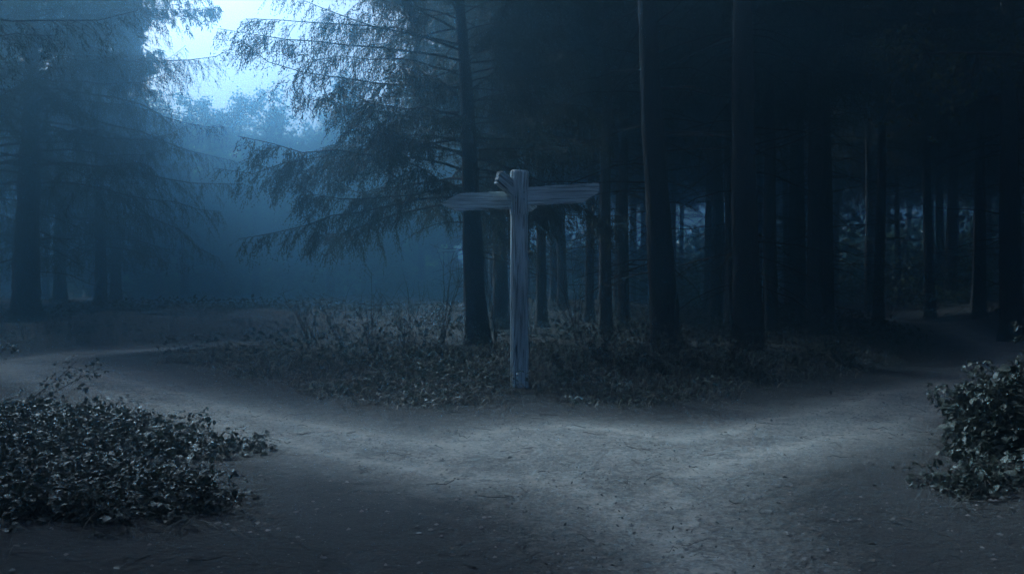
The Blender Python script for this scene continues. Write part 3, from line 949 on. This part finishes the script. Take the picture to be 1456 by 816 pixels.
iv = Buf()
b0, sd = scatter(30000, -6.5, 8.5, 5.6, 11.5, 0.2, R0, lambda x, y, s: clumpy(x, y, 0.8, -0.3 + 0.8 * (R0.random(len(x)) - .5), 2.0) & foot(x, y))
b0[:, 2] += R0.uniform(0.01, 0.22, len(b0)) * (0.3 + 0.7 * sm(0.3, 1.0, sd))
leaves(iv, b0, R0.standard_normal((len(b0), 3)) * np.array([1, 1, 0.35]), np.array([0, 0, 1.0]) + 0.5 * R0.standard_normal((len(b0), 3)), R0.uniform(0.025, 0.06, len(b0)), R0.uniform(0.018, 0.042, len(b0)))
tag(link('ground_cover', iv.mesh('ground_cover'), M['ivy']), 'low leafy ground cover under the trees', kind='stuff')
fp = Buf()
b0, sd = scatter(20000, -22, 26, 11, 26, 0.4, R0)
b0[:, 2] += R0.uniform(0.02, 0.3, len(b0))
leaves(fp, b0, R0.standard_normal((len(b0), 3)) * np.array([1, 1, 0.4]), np.array([0, 0, 1.0]) + 0.5 * R0.standard_normal((len(b0), 3)), R0.uniform(0.06, 0.12, len(b0)), R0.uniform(0.04, 0.08, len(b0)))
tag(link('woodland_floor_plants', fp.mesh('woodland_floor_plants'), M['floor']), 'dark low plants over the woodland floor beyond the verge', kind='stuff')

# fallen leaves, twigs and stones on the gravel
fl = Buf()
x = R0.uniform(-5, 7, 7200); y = 2.4 + 8.5 * R0.random(7200) ** 1.2
sd = path_sd(x, y)
ok = (sd < 2.2) & (R0.random(len(x)) < (0.10 + 0.5 * np.exp(-((sd - 0.15) / 0.35) ** 2)) * (0.25 + 0.75 * clumpy(x, y, 1.4, 0.1, 3.0)))
x, y = x[ok], y[ok]
b0 = np.stack([x, y, ground_h(x, y) + R0.uniform(0.012, 0.022, len(x))], -1)
leaves(fl, b0, R0.standard_normal((len(b0), 3)) * np.array([1, 1, 0.15]), np.array([0, 0, 1.0]) + 0.25 * R0.standard_normal((len(b0), 3)), R0.uniform(0.015, 0.045, len(b0)), R0.uniform(0.01, 0.028, len(b0)), 0.2, -0.15)
tag(link('fallen_leaves', fl.mesh('fallen_leaves'), M['litter']), 'small fallen leaves strewn over the gravel', kind='stuff')
x = R0.uniform(-5, 6.5, 9000); y = 2.4 + 6.5 * R0.random(9000) ** 1.3
sd = path_sd(x, y); ok = (sd < 0.2) & (vnoise(x, y, 0.9, 5.0) > -0.15 + 0.3 * (R0.random(9000) - .5))
x, y = x[ok], y[ok]
b0 = np.stack([x, y, ground_h(x, y) + R0.uniform(0.012, 0.02, len(x))], -1)
leaves(fl2 := Buf(), b0, R0.standard_normal((len(b0), 3)) * np.array([1, 1, 0.25]), np.array([0, 0, 1.0]) + 0.4 * R0.standard_normal((len(b0), 3)), R0.uniform(0.008, 0.024, len(b0)), R0.uniform(0.005, 0.012, len(b0)), 0.2, -0.2)
tag(link('needle_litter', fl2.mesh('needle_litter'), M['debris']), 'dark crumbs of bark and leaf scattered on the gravel', kind='stuff')
tw = Buf()
nt_ = 420
x = R0.uniform(-4, 5.5, nt_); y = R0.uniform(2.6, 9, nt_); a = R0.uniform(0, 6.28, nt_); l = R0.uniform(0.03, 0.16, nt_)
q = np.linspace(-0.5, 0.5, 4)
P = np.stack([x[:, None] + np.cos(a)[:, None] * l[:, None] * q, y[:, None] + np.sin(a)[:, None] * l[:, None] * q, np.repeat((ground_h(x, y) + 0.018)[:, None], 4, 1)], -1)
P += 0.006 * R0.standard_normal(P.shape)
tubes(tw, P, np.repeat(R0.uniform(0.0012, 0.003, nt_)[:, None], 4, 1), 4)
tag(link('fallen_twigs', tw.mesh('fallen_twigs'), M['twig']), 'thin broken twigs lying on the gravel', kind='stuff')

st = Buf()
ns = 16000
x = R0.uniform(-5.5, 7.5, ns); y = 2.4 + 8.5 * R0.random(ns) ** 1.5
sd = path_sd(x, y); ok = sd < 0.1 + 2.0 * R0.random(ns) ** 2
x, y = x[ok], y[ok]
ns = len(x)
sz = 0.0035 + 0.009 * R0.random(ns) ** 5
ico = np.array([(0, 0, 1), (1, 0, 0.1), (0.3, 0.95, 0), (-0.8, 0.6, 0.15), (-0.8, -0.6, 0), (0.3, -0.95, 0.1)], float)
f = np.array([(0, 1, 2), (0, 2, 3), (0, 3, 4), (0, 4, 5), (0, 5, 1)])
v = ico[None] * (1 + 0.3 * R0.standard_normal((ns, 6, 1))) * sz[:, None, None] * np.array([1.2, 1.0, 0.7])
a = R0.uniform(0, 6.28, ns); c, s_ = np.cos(a)[:, None], np.sin(a)[:, None]
v = np.stack([v[..., 0] * c - v[..., 1] * s_ + x[:, None], v[..., 0] * s_ + v[..., 1] * c + y[:, None], v[..., 2] + (ground_h(x, y) + 0.012)[:, None]], -1)
st.add(v, tri=(np.arange(ns)[:, None, None] * 6 + f[None]).reshape(-1, 3))
tag(link('gravel_stones', st.mesh('gravel_stones'), M['stone']), 'loose small stones scattered on the path', kind='stuff')


# ------------------------------------------------------------------ bushes
def bramble(name, label, centre, rx, ry, h, n_stem, leaf, n_per, seed, extra=None, group='bramble bushes beside the path', flat=0.0):
    rng = np.random.default_rng(seed)
    wood, fol = Buf(), Buf()
    cx, cy = centre
    a = rng.uniform(0, 6.28, n_stem); rr = np.sqrt(rng.random(n_stem))
    bx, by = rx * 0.8 * rr * np.cos(a), ry * 0.8 * rr * np.sin(a)
    hh = h * np.sqrt(np.clip(1 - 0.75 * rr ** 2, 0.1, 1)) * rng.uniform(0.4, 1.3, n_stem)
    oa = a + rng.normal(0, 0.9, n_stem)
    reach = rng.uniform(0.1, 0.45, n_stem) * min(rx, ry)
    q = np.linspace(0, 1, 7)[None]
    z0 = ground_h(cx + bx, cy + by) - 0.03
    P = np.stack([bx[:, None] + reach[:, None] * np.cos(oa)[:, None] * q ** 1.6, by[:, None] + reach[:, None] * np.sin(oa)[:, None] * q ** 1.6,
                  z0[:, None] + hh[:, None] * (1.25 * q - 0.3 * q ** 3)], -1)
    P += 0.02 * rng.standard_normal(P.shape) * q[..., None]
    if extra is not None:
        P = np.concatenate([P, np.array(extra)])
    tubes(wood, P, np.repeat((0.0045 * np.array([1, .9, .8, .7, .6, .5, .3]))[None], len(P), 0), 4)
    t = 0.18 + 0.82 * rng.random((len(P), n_per)) ** 0.75
    b0, tn = sample_curve(P, t)
    out = norm(np.cross(tn, rng.standard_normal(tn.shape)))
    pet = rng.uniform(0.02, 0.09, t.shape)[..., None]
    lb = b0 + out * pet
    d = norm(out + 0.5 * rng.standard_normal(out.shape) + np.array([0, 0, -0.1]))
    up = np.array([0, 0, 1.0]) + 0.35 * rng.standard_normal(out.shape)
    # three leaflets
    for k, (ang, sc) in enumerate(((0, 1.0), (1.0, 0.8), (-1.0, 0.8))):
        s = norm(np.cross(d, up))
        dk = d * math.cos(ang) + s * math.sin(ang)
        Lk = leaf * sc * rng.lognormal(0.0, 0.38, t.shape)
        leaves(fol, lb, dk, up + 0.25 * rng.standard_normal(up.shape), Lk.ravel(), (Lk * rng.uniform(0.55, 0.8, t.shape)).ravel(), 0.18, 0.3)
    o = thing(name, (cx, cy, 0), label, 'bush', group)
    link('stems', wood.mesh('stems'), M['twig'], o)
    link('leaves', fol.mesh('leaves'), M['bramble'], o)
    return o


def shoot(p0, p1, bow=0.1):
    q = np.linspace(0, 1, 7)[:, None]
    p0, p1 = np.array(p0), np.array(p1)
    return p0 * (1 - q) + p1 * q + np.array([bow, 0, 0]) * np.sin(q * math.pi)


bramble('bramble_bush', 'large dense bramble bush with small glinting leaves at the lower left', (-3.6, 5.35), 1.55, 1.0, 0.185, 420, 0.026, 52, 501,
        extra=[shoot((-0.9, 0.6, 0.1), (-0.35, 0.9, 0.62)), shoot((-0.2, 0.6, 0.1), (0.2, 0.9, 0.5), 0.05), shoot((-0.1, 0.6, 0.1), (0.45, 0.8, 0.45), -0.03)])
bramble('bramble_bush', 'darker low bramble mass filling the bottom left corner', (-2.35, 3.7), 1.15, 0.75, 0.15, 270, 0.026, 42, 502)
bramble('bramble_bush', 'thin creeping bramble spreading onto the gravel at the right end of the left-hand bush', (-2.0, 5.1), 0.5, 0.3, 0.12, 80, 0.030, 9, 503)
bramble('bramble_bush', 'leafy bramble bush with an upright shoot at the right edge beside the path', (3.55, 5.1), 0.75, 0.75, 0.54, 200, 0.034, 44, 504,
        extra=[shoot((-0.1, 0.1, 0.2), (-0.18, 0.15, 0.86), 0.03), shoot((-0.3, 0.0, 0.1), (-0.62, -0.1, 0.62), -0.05)])
bramble('bramble_bush', 'low scruffy bramble at the foot of the right-hand bush', (3.15, 4.75), 0.55, 0.45, 0.18, 70, 0.032, 18, 505)


bramble('bramble_bush', 'creeping bramble on the dark soil at the lower right, nearest the viewer', (2.6, 4.15), 0.5, 0.32, 0.12, 70, 0.028, 14, 506)


def sapling(label, x, y, h, n, leaf, n_per, seed, spread=0.5, name='leafy_shrub', group='shrubs on the verge by the signpost'):
    rng = np.random.default_rng(seed)
    wood, fol = Buf(), Buf()
    a = rng.uniform(0, 6.28, n)
    q = np.linspace(0, 1, 7)[None]
    hh = h * rng.uniform(0.5, 1.05, n)
    sp_ = spread * rng.uniform(0.3, 1, n)
    P = np.stack([sp_[:, None] * np.cos(a)[:, None] * q ** 1.3, sp_[:, None] * np.sin(a)[:, None] * q ** 1.3, -0.03 + hh[:, None] * (1.2 * q - 0.2 * q ** 3)], -1)
    P += 0.02 * rng.standard_normal(P.shape) * q[..., None]
    tubes(wood, P, np.repeat((0.006 * np.array([1, .9, .8, .65, .5, .4, .2]))[None], n, 0), 4)
    t = rng.uniform(0.25, 0.95, (n, 6))
    b0, tn = sample_curve(P, t)
    dd = norm(tn * 0.7 + rng.standard_normal(tn.shape) * 0.7 + np.array([0, 0, .15]))
    ll = hh[:, None] * rng.uniform(0.15, 0.4, t.shape)
    k = np.linspace(0, 1, 4)
    S = (b0[:, :, None] + dd[:, :, None] * (ll[..., None] * k)[..., None]).reshape(-1, 4, 3)
    S += 0.012 * rng.standard_normal(S.shape) * k[:, None]
    tubes(wood, S, np.repeat((0.003 * np.array([1, .8, .6, .3]))[None], len(S), 0), 3)
    o = thing(name, (x, y, float(ground_h(x, y))), label, 'shrub', group)
    link('stems', wood.mesh('stems'), M['twig'], o)
    if n_per:
        t = rng.uniform(0.1, 1, (len(S), n_per))
        b0, tn = sample_curve(S, t)
        d = norm(tn * 0.6 + rng.standard_normal(tn.shape) + np.array([0, 0, -0.1]))
        up = np.array([0, 0, 1.0]) + 0.4 * rng.standard_normal(d.shape)
        leaves(fol, b0, d, up, (leaf * rng.uniform(0.6, 1.2, t.shape)).ravel(), (leaf * 0.6 * rng.uniform(0.7, 1.2, t.shape)).ravel())
        link('leaves', fol.mesh('leaves'), M['bramble'], o)
    return o


for px, Yd, h, n, nper, lab in [
        (868, 9.6, 0.50, 8, 8, 'small-leaved shrub right of the signpost, left of the thick leaning trunk'),
        (925, 9.3, 0.62, 9, 9, 'taller pale-leaved shrub in front of the thick leaning trunk'),
        (985, 9.2, 0.55, 10, 8, 'spreading leafy shrub between the two thick trunks'),
        (1130, 9.7, 0.38, 8, 8, 'low leafy shrub right of the thick straight trunk'),
        (895, 9.0, 0.40, 10, 9, 'bushy low shrub before the thick leaning trunk, nearest the path'),
        (955, 8.7, 0.36, 10, 9, 'low bushy shrub at the edge of the verge below the two thick trunks'),
        (1040, 9.0, 0.42, 10, 9, 'dark leafy shrub just left of the foot of the thick straight trunk'),
        (1075, 8.8, 0.30, 8, 8, 'smallest shrub before the foot of the thick straight trunk'),
        (1200, 10.2, 0.35, 9, 8, 'low shrub before the close dark pair of trunks'),
        (640, 9.6, 0.34, 9, 8, 'low leafy shrub on the verge left of the signpost'),
        (800, 8.9, 0.35, 7, 6, 'low shrub beside the foot of the signpost on its right')]:
    sapling(lab, at(px, Yd), Yd, h, n, 0.045, nper, int(px), 0.42)
for px, Yd, h, n, lab in [
        (528, 10.6, 1.25, 7, 'tall leafless shrub in front of the mist between left path and spruce trunk'),
        (575, 11.2, 1.0, 6, 'leafless shrub beside the tall bare one, nearer the spruce trunk'),
        (490, 11.5, 0.9, 6, 'leafless shrub left of the tall bare one'),
        (630, 12.2, 1.6, 8, 'tangle of bare saplings at the left foot of the spruce trunk'),
        (705, 12.4, 1.4, 7, 'bare saplings between the spruce trunk and the signpost'),
        (820, 13.0, 1.5, 8, 'bare saplings in the dark behind the right-hand sign board'),
        (440, 12.8, 0.9, 7, 'arching leafless brambles low in the mist beside the left path')]:
    sapling(lab, at(px, Yd), Yd, h, n, 0.04, 0, int(px) + 7, 0.5 if h > 1.1 else 0.7, 'bare_shrub', 'leafless shrubs in the mist')

# ------------------------------------------------------------------ haze
hz = Buf()
hv = np.array([(x, y, z) for z in (-1.6, 16.4) for (x, y) in ((-80, -40), (80, -40), (80, 120), (-80, 120))], float)
hz.add(hv, quad=[(3, 2, 1, 0), (4, 5, 6, 7), (0, 1, 5, 4), (1, 2, 6, 5), (2, 3, 7, 6), (3, 0, 4, 7)])
hm = bpy.data.materials.new('haze_air'); hm.use_nodes = True
nt = hm.node_tree; nt.nodes.clear()
out = nt.nodes.new('ShaderNodeOutputMaterial'); pv = nt.nodes.new('ShaderNodeVolumePrincipled')
pv.inputs['Color'].default_value = (0.40, 0.77, 1.0, 1)
pv.inputs['Density'].default_value = 0.023
pv.inputs['Density Attribute'].default_value = ''
pv.inputs['Anisotropy'].default_value = 0.93
nt.links.new(pv.outputs[0], out.inputs['Volume'])
try:
    hm.cycles.homogeneous_volume = True
except Exception:
    pass
tag(link('haze', hz.mesh('haze'), hm), 'thin cold mist hanging between the trees', kind='stuff')

# ------------------------------------------------------------------ light
SUN_EL, SUN_AZ = math.radians(38), math.radians(-42)        # azimuth from +Y (view direction), negative = left
sd_ = Vector((math.sin(SUN_AZ) * math.cos(SUN_EL), math.cos(SUN_AZ) * math.cos(SUN_EL), math.sin(SUN_EL)))
ld = bpy.data.lights.new('sun', 'SUN'); ld.energy = 4.6; ld.angle = math.radians(9); ld.color = (0.62, 0.84, 1.0)
lo = bpy.data.objects.new('sun', ld); COL.objects.link(lo)
lo.rotation_euler = (-sd_).to_track_quat('-Z', 'Y').to_euler()
lo.location = (0, 0, 40)
w = bpy.data.worlds.new('World'); scene.world = w; w.use_nodes = True
nt = w.node_tree
bg = nt.nodes['Background']
sky = nt.nodes.new('ShaderNodeTexSky'); sky.sky_type = 'NISHITA'; sky.sun_disc = False
sky.sun_elevation = SUN_EL; sky.sun_rotation = SUN_AZ
sky.air_density = 1.0; sky.dust_density = 10.0; sky.ozone_density = 6.0
tint = nt.nodes.new('ShaderNodeMix'); tint.data_type = 'RGBA'; tint.blend_type = 'MULTIPLY'; tint.inputs[0].default_value = 1.0
tint.inputs[7].default_value = (0.66, 0.70, 0.78, 1)
nt.links.new(sky.outputs[0], tint.inputs[6]); nt.links.new(tint.outputs[2], bg.inputs[0])
bg.inputs[1].default_value = 0.15

# ------------------------------------------------------------------ camera, render settings
cd = bpy.data.cameras.new('camera'); cd.lens = 28; cd.sensor_width = 36; cd.clip_start = 0.05; cd.clip_end = 1000
cam = bpy.data.objects.new('camera', cd); COL.objects.link(cam)
cam.location = (0, 0, CAM_H); cam.rotation_euler = (math.radians(90), 0, 0)
scene.camera = cam
vs = scene.view_settings
vs.view_transform = 'Standard'; vs.look = 'None'; vs.exposure = 0.34; vs.gamma = 1.0; vs.use_curve_mapping = False
scene.render.engine = 'CYCLES'
cy = scene.cycles
cy.max_bounces = 8; cy.diffuse_bounces = 3; cy.glossy_bounces = 2; cy.transmission_bounces = 3; cy.volume_bounces = 5; cy.transparent_max_bounces = 8
cy.use_denoising = True
cy.denoiser = 'OPENIMAGEDENOISE'
cy.denoising_input_passes = 'RGB_ALBEDO'
cy.denoising_prefilter = 'FAST'
cy.sample_clamp_indirect = 6.0
